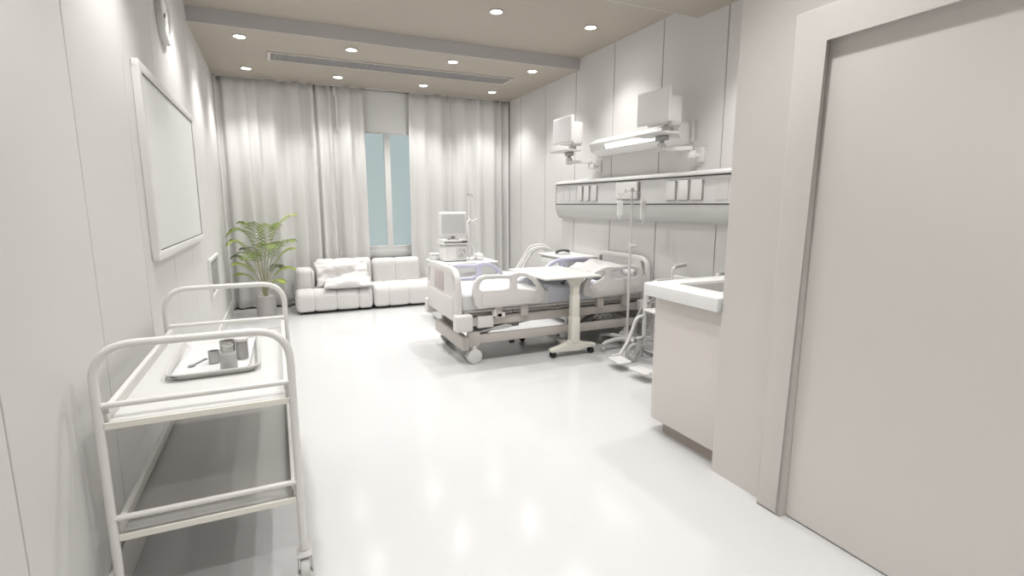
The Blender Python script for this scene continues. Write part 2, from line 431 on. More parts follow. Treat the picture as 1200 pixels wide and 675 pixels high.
for x in (TX0, TX1):
    for y in (TY0, TY1):
        c = empty('caster', (x, y, 0)); c.parent = t
        MB().cyl((-.015, -.020, .055), (.015, -.020, .055), .055, 28, .005).build('wheel', GREYM, c)
        m2 = MB().prism(round_poly([(-.040, .112, .004), (-.044, .117, .003), (-.040, .122, .003), (.035, .127, .004), (.035, .116, .004)], 4), 'x', -.024, .024, .003)
        for s in (-1, 1):
            m2.prism(round_poly([(-.034, .118, .005), (.020, .118, .01), (-.008, .042, .008), (-.030, .042, .008)], 4), 'x', s*.0215-.0015, s*.0215+.0015)
        m2.cyl((-.026, -.018, .052), (.026, -.018, .052), .007, 12)
        m2.cyl((0, 0, .112), (0, 0, .128), .019, 16)
        m2.build('fork', GREYM, c)

# tray and its contents
TZ = .672
t = empty('steel_tray', (-.255, 2.36, TZ+.001), math.radians(2), 'shallow rectangular steel tray with rounded corners on the trolley top', 'tray')
def tray_mesh(hx, hy, hgt, rim):
    bm = bmesh.new(); loops = []
    def rr(ax, ay, r, z): return [bm.verts.new((x, y, z)) for x, y in round_poly([(-ax, -ay, r), (ax, -ay, r), (ax, ay, r), (-ax, ay, r)], 6)]
    for dx, z, r in ((-.022, .0, .04), (-.014, .0, .045), (0, hgt, .055), (rim, hgt+.001, .06), (rim, hgt-.003, .06), (.001, hgt-.004, .055), (-.013, -.0005, .045)):
        loops.append(rr(hx+dx, hy+dx, r, z+.001))
    for A, B in zip(loops, loops[1:]):
        n = len(A)
        for i in range(n): bm.faces.new((A[i], A[(i+1) % n], B[(i+1) % n], B[i]))
    bm.faces.new(loops[0]); bmesh.ops.recalc_face_normals(bm, faces=bm.faces)
    me = bpy.data.meshes.new('tray_body'); bm.to_mesh(me); bm.free(); me.materials.append(STEEL); return me
link('tray_body', tray_mesh(.148, .262, .024, .008), t)
# cloth lining
bm = bmesh.new(); G = []
for j in range(31):
    row = []
    for i in range(21):
        u = i/20*2-1; v = j/30*2-1
        x = u*.128+v*.012; y = v*.232-.0+.02*u
        edge = max(0, abs(u)-.93)*.08 + max(0, abs(v)-.93)*.10
        z = .0045+.0022*noise.noise(Vector((x*25, y*25, 1)))+edge
        row.append(bm.verts.new((x, y, z)))
    G.append(row)
for A, B in zip(G, G[1:]):
    for i in range(20): bm.faces.new((A[i], A[i+1], B[i+1], B[i]))
me = bpy.data.meshes.new('tray_cloth'); bm.to_mesh(me); bm.free(); me.materials.append(SHEET)
o = link('tray_cloth', me); o.location = (-.255, 2.345, TZ+.004); o.rotation_euler.z = math.radians(2)
md = o.modifiers.new('t', 'SOLIDIFY'); md.thickness = .0015; md.offset = 1
tag(o, 'white cloth lining the steel tray on the trolley', 'cloth')
CZ = TZ+.011
t = empty('glass_bottle', (-.199, 2.150, CZ), 0, 'squat clear glass bottle with open neck at the front of the tray', 'bottle')
MB().lathe([(.002, 0), (.026, 0), (.0295, .004), (.0295, .055), (.027, .063), (.018, .070), (.018, .086), (.0215, .087), (.0215, .094), (.017, .094), (.015, .070), (.024, .062), (.0265, .055), (.0265, .005), (.002, .003)], 24).build('body', BOTG, t)
MB().lathe([(.0, .0032), (.026, .0055), (.026, .034), (.0, .034)][1:3], 24).build('contents', LGREY, t)
MB().lathe([(.0185, .071), (.0195, .071), (.0195, .085), (.0185, .085)], 24).build('neck_ring', GREYM, t)
t = empty('metal_canister', (-.212, 2.300, CZ), 0, 'large grey metal canister without lid at the back of the tray', 'canister')
MB().lathe([(.026, 0), (.028, .003), (.028, .070), (.0295, .073), (.028, .076), (.026, .074), (.026, .03)], 26).build('body', CANM, t)
t = empty('lidded_canister', (-.160, 2.285, CZ), 0, 'grey metal canister with flat white lid on the right of the tray', 'canister')
MB().lathe([(.020, 0), (.022, .003), (.022, .070), (.020, .072)], 24).build('body', CANM, t)
MB().lathe([(.022, .0722), (.026, .074), (.026, .081), (.024, .084)], 24).build('lid', LGREY, t)
t = empty('metal_cup', (-.258, 2.262, CZ), 0, 'small short grey metal cup on the tray left of the canisters', 'cup')
MB().lathe([(.018, 0), (.020, .002), (.020, .046), (.0215, .048), (.019, .048), (.018, .01)], 24).build('body', CANM, t)
t = empty('small_spoon', (-.318, 2.275, CZ+.002), math.radians(-25), 'small steel spoon lying on the tray cloth', 'spoon')
MB().lathe([(.002, -.0015), (.012, 0), (.014, .003), (.011, .002), (.002, .0005)], 18, Matrix.Translation((0, -.035, .0)) @ Matrix.Diagonal((.9, 1.25, 1, 1))).build('bowl', DKMET, t)
MB().box(-.004, .004, -.022, .05, 0, .003, .001).box(-.008, .008, .045, .058, 0, .0032, .001).build('handle', DKMET, t)
t = empty('tweezers', (-.262, 2.118, CZ), math.radians(80), 'small flat steel tweezers lying near the front edge of the tray cloth', 'tweezers')
for s in (-1, 1): MB().tube([(0, -.03, .003), (s*.004, 0, .004), (s*.0015, .035, .003)], .0016, 6).build('arm', LGREY, t)

# ================================================================== PALM
PX, PY = -.170, 6.62
t = empty('planter_pot', (PX, PY, 0), 0, 'grey cylindrical planter pot on the floor by the curtain', 'pot')
MB().lathe([(.095, 0), (.102, .004), (.113, .21), (.116, .236), (.108, .236), (.104, .19), (.05, .19)], 36).build('body', POTM, t)
mb = MB(); rnd = random.Random(5)
for k in range(90):
    r = .1*math.sqrt(rnd.random()); a = rnd.random()*2*PI; s = rnd.uniform(.007, .013)
    b = bmesh.new(); bmesh.ops.create_icosphere(b, subdivisions=1, radius=s)
    mb.merge(b, Matrix.Translation((r*math.cos(a), r*math.sin(a), .222+rnd.uniform(-.006, .012))) @ Matrix.Diagonal((1.2, 1, .7, 1)))
mb.lathe([(.10, .19), (.10, .222)], 24)
mb.build('pebbles', PEB, t, kind='stuff')
t = empty('potted_palm', (PX, PY, .225), 0, 'green palm with arching feathered fronds growing from the grey pot', 'plant')
# fronds: (bend point, tip) relative to the base, material, leaf length, width scale
fr = [((.06, .00, .82), (.37, -.04, .955), 1, .15), ((-.07, .03, .86), (-.335, .0, .745), 0, .15), ((-.13, -.08, .70), (-.40, -.12, .64), 1, .13),
      ((.10, -.12, .63), (.33, -.20, .66), 0, .15), ((.14, -.05, .52), (.34, -.06, .56), 1, .12), ((-.16, .10, .50), (-.385, .10, .47), 2, .09),
      ((-.10, -.14, .42), (-.29, -.22, .42), 1, .10), ((-.12, -.05, .30), (-.29, -.08, .285), 1, .08), ((.13, .06, .35), (.33, .06, .31), 1, .09),
      ((.10, -.12, .25), (.21, -.18, .18), 1, .07), ((-.02, -.06, .80), (-.14, -.16, .86), 0, .16), ((.03, .10, .84), (.13, .18, .80), 0, .15),
      ((.02, -.12, .68), (.12, -.30, .60), 0, .14), ((-.05, -.14, .62), (-.18, -.30, .48), 0, .13), ((.08, .12, .42), (.20, .22, .30), 2, .08), ((-.05, .14, .58), (-.2, .24, .55), 2, .1)]
for fi, (b_, tp, mi, LL) in enumerate(fr):
    tp = (max(tp[0], -.32), tp[1], tp[2])
    rnd = random.Random(fi); B0 = Vector((rnd.uniform(-.025, .025), rnd.uniform(-.025, .025), 0)); B1 = Vector(b_); B2 = Vector(tp)
    C = B1*1.0
    def bez(u): return B0*(1-u)**2 + (C*1.18-B0*.1-B2*.08)*2*u*(1-u) + B2*u*u
    pts = [bez(k/24) for k in range(25)]
    st = MB().tube(pts, .004, 6, rs=[.0055*(1-k/24)+.0012 for k in range(25)]).build('stem', STEM, t)
    lm = MB(); nL = 16
    for k in range(nL):
        u = .42+.58*k/(nL-1); p = bez(u); d = (bez(min(1, u+.02))-bez(u-.02)).normalized()
        side = d.cross(Vector((0, 0, 1))).normalized(); upv = side.cross(d).normalized()
        L = LL*(.45+.9*math.sin(PI*min(1, (k+2)/(nL+1))))*1.05
        for s in (-1, 1):
            dirv = (side*s*.9+d*.65+upv*(.25-.4*rnd.random()*.5)).normalized()
            wv = d*0.0068
            q0 = p; q1 = p+dirv*L*.35+upv*.006; q2 = p+dirv*L*.72-Vector((0, 0, .10*L)); q3 = p+dirv*L-Vector((0, 0, .35*L))
            vs = [q0-wv*.4, q0+wv*.4, q1-wv, q1+wv, q2-wv*.8, q2+wv*.8, q3]; vs = [Vector((max(q.x, -.37), q.y, q.z)) for q in vs]
            lm._add(vs, [(0, 1, 3, 2), (2, 3, 5, 4), (4, 5, 6)])
    lo = lm.build('frond', LEAF[mi], st, True, 80)
    md = lo.modifiers.new('t', 'SOLIDIFY'); md.thickness = .0008

# ================================================================== SOFA
t = empty('sofa', (.95, 6.8, 0), 0, 'low white modular sofa with channel stitching against the curtains under the window', 'sofa')
def channel_roll(name, x0, x1, y0, y1, z0, z1, r, seams, m=SOFA, parent=None, puff=.012):
    """soft block whose section is a rounded rectangle in YZ, pinched at each seam along X"""
    prof = round_poly([(y0, z0, r*.35), (y1, z0, r*.35), (y1, z1, r), (y0, z1, r)], 8)
    cy = (y0+y1)/2; cz = (z0+z1)/2
    stops = sorted([x0]+seams+[x1]); xs = []
    for a, b in zip(stops, stops[1:]):
        for k in range(12): xs.append((a+(b-a)*(k/12), k/12))
    xs.append((stops[-1], 1.0)); bm = bmesh.new(); rings = []
    for i, (x, u) in enumerate(xs):
        e = min(1, math.sqrt(max(0, 1-abs(2*u-1)**6)))
        endd = min(x-x0, x1-x); k = 1
        sh = -puff*(1-e)*1.0
        if endd < .05: sh -= .045*(1-math.sqrt(max(0, 1-(1-endd/.05)**2)))
        ring = []
        for (yy, zz) in prof:
            d = Vector((yy-cy, zz-cz)); hw = (y1-y0)/2; hh = (z1-z0)/2
            fy = (hw+sh)/hw; fz = (hh+sh)/hh
            ring.append(bm.verts.new((x, cy+d.x*fy, cz+d.y*fz)))
        rings.append(ring)
    for A, B in zip(rings, rings[1:]):
        n = len(A)
        for k in range(n): bm.faces.new((A[k], A[(k+1) % n], B[(k+1) % n], B[k]))
    bm.faces.new(rings[0]); bm.faces.new(rings[-1]); bmesh.ops.recalc_face_normals(bm, faces=bm.faces)
    me = bpy.data.meshes.new(name); bm.to_mesh(me); bm.free(); me.materials.append(m)
    o = link(name, me, parent, True, 60)
    sm = MB()
    for s in seams:
        loop = []
        for (yy, zz) in prof:
            d = Vector((yy-cy, zz-cz)); hw = (y1-y0)/2-puff+.001; hh = (z1-z0)/2-puff+.001
            loop.append((s, cy+d.x*hw/((y1-y0)/2), cz+d.y*hh/((z1-z0)/2)))
        sm.tube(loop, .0022, 6, closed=True)
    if seams: sm.build('seam', SOFAS, o)
    return o
def sq(a, b, n): return [a+(b-a)*i/n for i in range(1, n)]
# local coordinates: world minus (.95, 6.8)
channel_roll('seat_cushion', -.80, .093, -.37, .20, .03, 0.285, .10, [-.59, -.338, -.078], parent=t)
channel_roll('seat_cushion', .098, 1.02, -.37, .20, .03, .300, .10, [.29, .545, .797], parent=t)
channel_roll('back_cushion', -.54, .152, .0, .20, .27, .615, .09, [-.31, -.08], parent=t)
channel_roll('back_cushion', .157, .80, .0, .20, .27, .600, .09, [.459], parent=t)
arm = MB().box(-.78, -.565, -.14, .22, .26, .515, .05, 5).build('armrest', SOFA, t)
pp = MB()
for xx in (-.745, -.60): pp.tube(smooth_path([(xx, -.143, .29), (xx, -.143, .485), (xx, -.11, .513), (xx, .18, .513)], .03), .0025, 6)
pp.build('piping', SOFAS, arm)
for x in (-.72, .03, .95):
    for y in (-.30, .14): MB().cyl((x, y, 0), (x, y, .045), .032, 16).build('foot', BLACK, t)
def pillow(name, w, h, th, seed, wr=.012):
    bm = bmesh.new(); N = 30; top = []; bot = []
    for j in range(N+1):
        a = []; b = []
        for i in range(N+1):
            u = i/N*2-1; v = j/N*2-1
            f = (max(0, 1-u**4)*max(0, 1-v**4))**.42
            px = u*w/2*(1-.07*(1-abs(v))**0*v*v*0 - .05*(1-v*v)*abs(u)**6); py = v*h/2*(1-.05*(1-u*u)*abs(v)**6)
            n1 = wr*noise.turbulence(Vector((u*1.6+seed, v*1.6, seed)), 3, False)*min(1, f*1.5)
            z = th/2*f+n1
            a.append(bm.verts.new((px, py, z))); b.append(bm.verts.new((px, py, -th/2*f*.8+ .0)) if 0 < i < N and 0 < j < N else a[-1])
        top.append(a); bot.append(b)
    for L, rv in ((top, 0), (bot, 1)):
        for A, B in zip(L, L[1:]):
            for i in range(N):
                f = (A[i], A[i+1], B[i+1], B[i])
                try: bm.faces.new(f[::-1] if rv else f)
                except ValueError: pass
    bmesh.ops.recalc_face_normals(bm, faces=bm.faces)
    me = bpy.data.meshes.new(name); bm.to_mesh(me); bm.free(); me.materials.append(SOFA)
    return link(name, me, None, True, 80)
o = pillow('throw_pillow', .66, .34, .13, 2.3, .05); o.location = (.725, 6.73, .440); o.rotation_euler = (math.radians(62), 0, math.radians(3))
tag(o, 'crumpled white throw pillow leaning upright against the left sofa back', 'pillow', 'throw pillows on the sofa')
o = pillow('throw_pillow', .58, .30, .10, 5.1, .045); o.location = (.76, 6.545, .345); o.rotation_euler = (math.radians(10), 0, math.radians(-2))
tag(o, 'soft white throw pillow lying flat in front of the upright one on the sofa', 'pillow', 'throw pillows on the sofa')

# ================================================================== HOSPITAL BED
t = empty('hospital_bed', (2.2, 4.2, 0), 0, 'white hospital bed with side rails, head against the right wall', 'bed')
bed = t
def L(x, y=None):  # world to bed local
    return x-2.2
FX = 1.27
# footboard, outline in (y, z), local y = world-4.2
FO = round_poly([(-.42, .37, .015), (.42, .37, .015), (.42, .80, .17), (-.42, .80, .17)], 8)
holesF = [round_poly([(-.385, .60, .02), (-.345, .60, .02), (-.315, .745, .03), (-.365, .735, .04)], 4), round_poly([(.385, .60, .02), (.345, .60, .02), (.315, .745, .03), (.365, .735, .04)], 4)]
fb = plate('footboard', FO, holesF, .05, .012, BEDPL, bed, 'yz', L(FX))
MB().box(L(FX-.031), L(FX-.02), -.10, .16, .585, .745, .004).build('label_panel', TAUPE, fb)
MB().box(L(FX-.034), L(FX-.01), -.34, .36, .375, .56, .010).build('lower_panel', BEDPL, fb)
hx = 3.135
HO = round_poly([(-.42, .40, .02), (.42, .40, .02), (.42, .82, .16), (-.42, .82, .16)], 8)
hb = plate('headboard', HO, [[(a*1.0, b+.03) for a, b in h] for h in holesF], .045, .012, BEDPL, bed, 'yz', L(hx))
for s in (-1, 1): MB().box(L(1.225), L(1.37), s*.425-.045, s*.425+.045, .30, .435, .016, 3).build('bumper', BEDPL, bed)
for s in (-1, 1): MB().box(L(3.02), L(3.15), s*.425-.035, s*.425+.035, .32, .42, .014, 3).build('bumper', BEDPL, bed)
# side rails
def rail_foot(y, m):
    O = [(L(1.40), .50)] + [(L(x), z) for x, z in [(1.385, .60), (1.40, .68), (1.435, .725), (1.49, .742), (1.60, .738), (1.70, .732), (1.745, .742), (1.79, .752), (1.85, .742), (1.92, .712), (1.98, .665), (2.025, .60), (2.045, .54), (2.03, .495), (1.99, .475)]] + [(L(1.44), .465)]
    h1 = [(L(x), z) for x, z in [(1.445, .63), (1.447, .66), (1.47, .695), (1.51, .708), (1.60, .705), (1.68, .70), (1.715, .695), (1.722, .66), (1.712, .62), (1.66, .612), (1.47, .612)]]
    h2 = [(L(x), z) for x, z in [(1.775, .66), (1.785, .70), (1.81, .712), (1.86, .705), (1.92, .67), (1.96, .625), (1.975, .59), (1.94, .585), (1.90, .592), (1.84, .605), (1.785, .61)]]
    o = plate('side_rail', O, [h1, h2], .042, .012, m, bed, 'xz', y)
    s = -1 if y < 0 else 1
    MB().prism(round_poly([(L(1.46), .485, .02), (L(1.95), .49, .04), (L(1.97), .565, .02), (L(1.90), .575, .02), (L(1.47), .595, .02)], 4), 'y', y+s*.018-.010, y+s*.018+.010, .007).build('rail_panel', m, o)
    return o
def rail_head(y, m):
    O = [(L(x), z) for x, z in [(2.44, .50), (2.415, .55), (2.43, .61), (2.475, .67), (2.54, .715), (2.61, .74), (2.67, .752), (2.74, .75), (2.85, .752), (2.96, .752), (3.03, .735), (3.07, .69), (3.085, .62), (3.08, .53), (3.06, .49), (2.52, .475)]]
    h1 = [(L(x), z) for x, z in [(2.475, .585), (2.50, .635), (2.55, .68), (2.61, .705), (2.645, .70), (2.648, .66), (2.62, .64), (2.56, .615), (2.51, .575)]]
    h2 = [(L(x), z) for x, z in [(2.71, .66), (2.715, .70), (2.75, .715), (2.85, .717), (2.95, .715), (3.0, .70), (3.02, .665), (3.01, .64), (2.93, .632), (2.75, .632)]]
    o = plate('side_rail', O, [h1, h2], .042, .012, m, bed, 'xz', y)
    s = -1 if y < 0 else 1
    MB().prism(round_poly([(L(2.50), .495, .03), (L(3.03), .505, .03), (L(3.03), .60, .03), (L(2.70), .60, .03), (L(2.55), .565, .02)], 4), 'y', y+s*.018-.010, y+s*.018+.010, .007).build('rail_panel', m, o)
    return o
rail_foot(-.40, BEDPL); rail_head(-.40, BEDPL)
tag(rail_foot(.40, LAV), 'lavender tinted side rail'); tag(rail_head(.40, LAV), 'lavender tinted side rail')
for y in (-.40, .40):
    s = -1 if y < 0 else 1
    for x in (1.62, 1.86, 2.62, 2.9):
        MB().box(L(x-.035), L(x+.035), min(y, y-s*.05), max(y, y-s*.05), .37, .50, .010).build('rail_bracket', BEDMET, bed)
# decks and frames
mb = MB()
for s in (-1, 1): mb.box(L(1.33), L(3.08), s*.345-.02, s*.345+.02, .315, .390, .006)
mb.box(L(1.31), L(1.36), -.36, .36, .315, .39, .006).box(L(3.04), L(3.09), -.36, .36, .315, .39, .006).box(L(2.1), L(2.15), -.34, .34, .325, .38, .004)
mb.build('upper_frame', BEDMET, bed)
mb = MB()
for s in (-1, 1):
    mb.box(L(1.40), L(3.05), s*.345-.02, s*.345+.02, .165, .240, .005)
mb.box(L(1.305), L(1.36), -.385, .40, .125, .235, .006).box(L(3.0), L(3.05), -.36, .36, .165, .24, .005)
mb.build('lower_frame', BEDMET, bed)
for s in (-1, 1): MB().box(L(1.36), L(1.46), s*.352-.024, s*.352+.024, .15, .27, .006).build('frame_socket', BEDMET, bed)
mb = MB()
for k in range(4): mb.box(L(1.34+k*.435), L(1.34+k*.435+.415), -.355, .355, .40, .425, .006)
mb.build('mattress_deck', BEDDK, bed)
for s in (-1, 1):
    MB().box(L(1.36), L(3.05), s*.37-.012, s*.37+.012, .435, .452, .004).build('deck_edge', BEDMET, bed)
# lift linkage
for x, d in ((1.66, .22), (2.68, .22)):
    for s in (-1, 1):
        M = Matrix.Translation((L(x), s*.24, .28)) @ Matrix.Rotation(math.radians(-24), 4, 'Y')
        MB().box(-d, d, -.022, .022, -.02, .02, .008, 2, M).build('lift_arm', BEDDK, bed)
mot = MB().cyl((L(1.9), -.10, .26), (L(2.25), -.10, .30), .028, 18, .004).box(L(1.82), L(1.93), -.14, -.05, .22, .31, .012); mot.build('lift_motor', GREYM, bed)
mot = MB().cyl((L(2.55), .05, .27), (L(2.85), .05, .30), .026, 18, .004).box(L(2.46), L(2.57), .01, .10, .23, .32, .012); mot.build('lift_motor', GREYM, bed)
mb = MB().prism(round_poly([(L(1.42), .255, .005), (L(1.75), .275, .03), (L(1.76), .295, .02), (L(1.70), .31, .02), (L(1.46), .268, .005)], 4), 'y', -.36, -.10, .004); mb.build('brake_cover', GREYM, bed)
mb = MB()
for x in (2.60, 2.66, 2.72): mb.tube(smooth_path([(L(x), -.33, .27), (L(x+.02), -.34, .305), (L(x+.07), -.335, .27), (L(x+.05), -.30, .25)], .02), .006, 8)
mb.build('cable', GREYM, bed)
MB().box(L(1.44), L(1.58), -.385, -.33, .30, .40, .008).box(L(1.60), L(1.68), -.40, -.36, .375, .42, .01).box(L(1.57), L(1.60), -.40, -.34, .39, .45, .006).build('rail_latch', BEDPL, bed)
MB().box(L(1.745), L(1.785), -.35, -.31, .132, .166, .004).build('stop_pad', BLACK, bed)
for x in (1.415, 2.94):
    for s in (-1, 1):
        c = empty('caster', (L(x), s*.352, 0)); c.parent = bed
        for q in (-1, 1): MB().lathe([(.030, -.004), (.055, -.003), (.0625, .004), (.0625, .014), (.050, .019), (.02, .021)], 28, Matrix.Translation((0, q*.012, .0625)) @ Matrix.Rotation(-q*PI/2, 4, 'X')).build('wheel', LGREY if s < 0 else GREYM, c)
        MB().cyl((0, 0, .07), (0, 0, .17), .016, 14).cyl((0, 0, .118), (0, 0, .152), .024, 16, .003).build('stem', BEDPL, c)
        MB().box(-.075, -.045, -.03, .03, .062, .072, .004).build('brake_pedal', GREYM, c)
# mattress and linen
def soft_slab(name, xs, y0, y1, zt, zb, m, wr, seed, parent, r=.03):
    """xs: list of (x, dz)"""
    bm = bmesh.new(); rings = []
    N = 70
    for i in range(N+1):
        u = i/N; x = xs[0][0]+(xs[-1][0]-xs[0][0])*u
        k = 0
        while k < len(xs)-2 and x > xs[k+1][0]: k += 1
        f = (x-xs[k][0])/(xs[k+1][0]-xs[k][0]); f = f*f*(3-2*f); dz = xs[k][1]*(1-f)+xs[k+1][1]*f
        e = min(x-xs[0][0], xs[-1][0]-x); sh = r*(1-math.sqrt(max(0, 1-(1-min(1, e/r))**2)))
        prof = []
        for q in range(9): a = PI/2*q/8; prof.append((y0+sh+r-r*math.sin(PI/2-a) , zt-sh-r+r*math.sin(a)))
        M_ = 26
        for q in range(1, M_): prof.append((y0+sh+r+(y1-y0-2*sh-2*r)*q/M_, zt-sh))
        for q in range(9): a = PI/2*q/8; prof.append((y1-sh-r+r*math.sin(a), zt-sh-r+r*math.cos(a)))
        for q in range(1, 8): prof.append((y1-sh, zt-sh-r-(zt-sh-r-zb)*q/8))
        prof.append((y1-sh, zb)); prof.append((y0+sh, zb))
        for q in range(7, 0, -1): prof.append((y0+sh, zt-sh-r-(zt-sh-r-zb)*q/8))
        ring = []
        for yy, zz in prof:
            nn = wr*noise.turbulence(Vector((x*5+seed, yy*5, zz*6)), 3, False)
            out = -1 if yy < y0+.03+sh else (1 if yy > y1-.03-sh else 0)
            ring.append(bm.verts.new((L(x), yy+out*nn*.5, zz+dz+(nn if zz > zt-.03 else 0))))
        rings.append(ring)
    for A, B in zip(rings, rings[1:]):
        n = len(A)
        for k in range(n): bm.faces.new((A[k], A[(k+1) % n], B[(k+1) % n], B[k]))
    bm.faces.new(rings[0]); bm.faces.new(rings[-1]); bmesh.ops.recalc_face_normals(bm, faces=bm.faces)
    me = bpy.data.meshes.new(name); bm.to_mesh(me); bm.free(); me.materials.append(m)
    return link(name, me, parent, True, 60)
soft_slab('mattress', [(1.31, 0), (2.3, 0), (3.09, .0)], -.365, .365, .565, .43, SHEET, .004, 1, bed)
o = soft_slab('bed_sheet', [(1.305, 0), (2.0, 0), (2.12, 0)], -.372, .372, .585, .455, SHEET, .012, 4, None); o.location = bed.location
tag(o, 'white sheet spread over the foot half of the hospital bed', 'sheet')
o = soft_slab('blanket', [(2.08, .008), (2.40, .01), (2.78, .0)], -.374, .374, .595, .46, BLANK, .028, 9, None, .04); o.location = bed.location
tag(o, 'rumpled pale lavender blanket across the middle of the hospital bed', 'blanket')
o = pillow('bed_pillow', .34, .52, .10, 7.7, .02); o.location = (2.83, 4.24, .675); o.rotation_euler = (0, math.radians(-14), 0)
tag(o, 'plump white pillow at the head of the hospital bed', 'pillow')
o = MB().cyl((0, -.10, 0), (0, .10, 0), .036, 20, .012).build('rolled_towel', SHEET); o.location = (3.02, 3.92, .665)
tag(o, 'small white rolled towel beside the pillow at the bed head', 'towel')

# ================================================================== OVERBED TABLE
t = empty('overbed_table', (2.29, 3.715, 0), 0, 'cream overbed table on black casters in front of the bed side rails', 'table')
top = MB().box(-.325, .225, -.075, .665, .682, .702, .008, 3).build('table_top', CREAMT, t)
MB().prism(round_poly([(-.075, .682, .004), (.075, .682, .004), (.07, .660, .01), (.032, .620, .02), (.030, .52, 0), (-.030, .52, 0), (-.032, .620, .02), (-.07, .660, .01)], 4), 'y', -.030, .030, .006).build('table_bracket', CREAM, t)
MB().box(-.036, .036, -.034, .034, .34, .54, .008).build('upper_column', CREAM, t)
MB().box(-.040, .040, -.038, .038, .115, .345, .008).build('lower_column', CREAM, t)
ft = [(-.235, .050, .01), (-.235, .078, .02), (-.13, .098, .02), (-.06, .105, .01), (-.055, .135, .01), (.055, .135, .01), (.06, .105, .01), (.15, .098, .02), (.215, .090, .02), (.215, .062, .01), (.12, .060, .02), (.02, .045, .02), (-.12, .052, .02)]
MB().prism(round_poly(ft, 3), 'y', -.03, .03, .008).build('base_bar', CREAM, t)
MB().box(-.03, .03, .02, .62, .062, .095, .010).build('base_leg', CREAM, t)
MB().prism([(x, z) for x, z in round_poly([(-.22, .055, .01), (-.22, .085, .015), (.2, .085, .015), (.2, .055, .01)], 3)], 'y', .585, .635, .008).build('base_bar', CREAM, t)
for x in (-.205, .175):
    for y in (0, .61):
        c = empty('caster', (x, y, 0)); c.parent = t
        for q in (-1, 1): MB().cyl((0, q*.006, .026), (0, q*.022, .026), .026, 20, .004).build('wheel', BLACK, c)
        MB().cyl((0, 0, .026), (0, 0, .066), .006, 10).build('stem', BLACK, c)
MB().tube([(-.10, -.02, .677), (-.145, -.05, .655)], .006, 8).box(-.165, -.14, -.065, -.035, .640, .662, .005).build('height_lever', BLACK, t)

# ================================================================== IV STAND
t = empty('iv_stand', (2.858, 3.715, 0), 0, 'tall grey metal drip stand with hooks beside the bed rail', 'drip stand')
MB().cyl((0, 0, .09), (0, 0, .93), .0125, 16).build('lower_pole', LGREY, t)
MB().cyl((0, 0, .92), (0, 0, 1.435), .0085, 14).build('upper_pole', LGREY, t)
MB().cyl((0, 0, .90), (0, 0, .96), .018, 16, .003).cyl((0, -.01, .935), (.04, -.03, .935), .012, 14, .004).build('height_knob', LGREY, t)
MB().lathe([(.03, .055), (.045, .065), (.04, .095), (.02, .12), (.016, .135)], 24).build('base_hub', LGREY, t)
for k in range(5):
    a = math.radians(185+72*k); d = Vector((math.cos(a), math.sin(a), 0)); e = d*.285
    lg = MB().tube([d*.02+Vector((0, 0, .085)), d*.14+Vector((0, 0, .095)), d*.24+Vector((0, 0, .085)), e+Vector((0, 0, .066))], .018, 10, rs=[.02, .019, .016, .014]).build('base_leg', LGREY, t)
    MB().cyl(e+Vector((-.011, 0, .024)), e+Vector((.011, 0, .024)), .024, 16, .004).cyl(e+Vector((0, 0, .03)), e+Vector((0, 0, .062)), .006, 8).build('caster', GREYM, lg)
for sx in (-1, 1):
    MB().tube(smooth_path([(0, 0, 1.425), (sx*.09, 0, 1.40), (sx*.125, 0, 1.37), (sx*.14, 0, 1.395)], .02), .004, 8).build('hook', LGREY, t)
MB().lathe([(.012, 1.41), (.016, 1.42), (.016, 1.435), (.008, 1.445)], 16).build('hook_hub', GREYM, t)
def drip(name, x, z1, h, w, label):
    tt = empty(name, (2.858+x, 3.715, z1), 0, label, 'drip bag', 'drip bags on the drip stand')
    MB().box(-w/2, w/2, -.011, .011, -h-.035, -.035, .010, 4).build('bag', BAG, tt)
    torus(mb2 := MB(), (0, 0, -.022), (0, 1, 0), .012, .0022, 16, 6); mb2.tube([(0, 0, -.0), (0, 0, -.012)], .002, 6); mb2.build('hanger', LGREY, tt)
    MB().cyl((0, 0, -h-.075), (0, 0, -h-.034), .007, 12, .002).build('drip_chamber', LGREY, tt)
drip('drip_bag', -.125, 1.368, .135, .058, 'translucent drip bag hanging on the left side of the drip stand')
drip('drip_bag', .125, 1.368, .170, .055, 'longer translucent drip bag hanging on the right side of the drip stand')

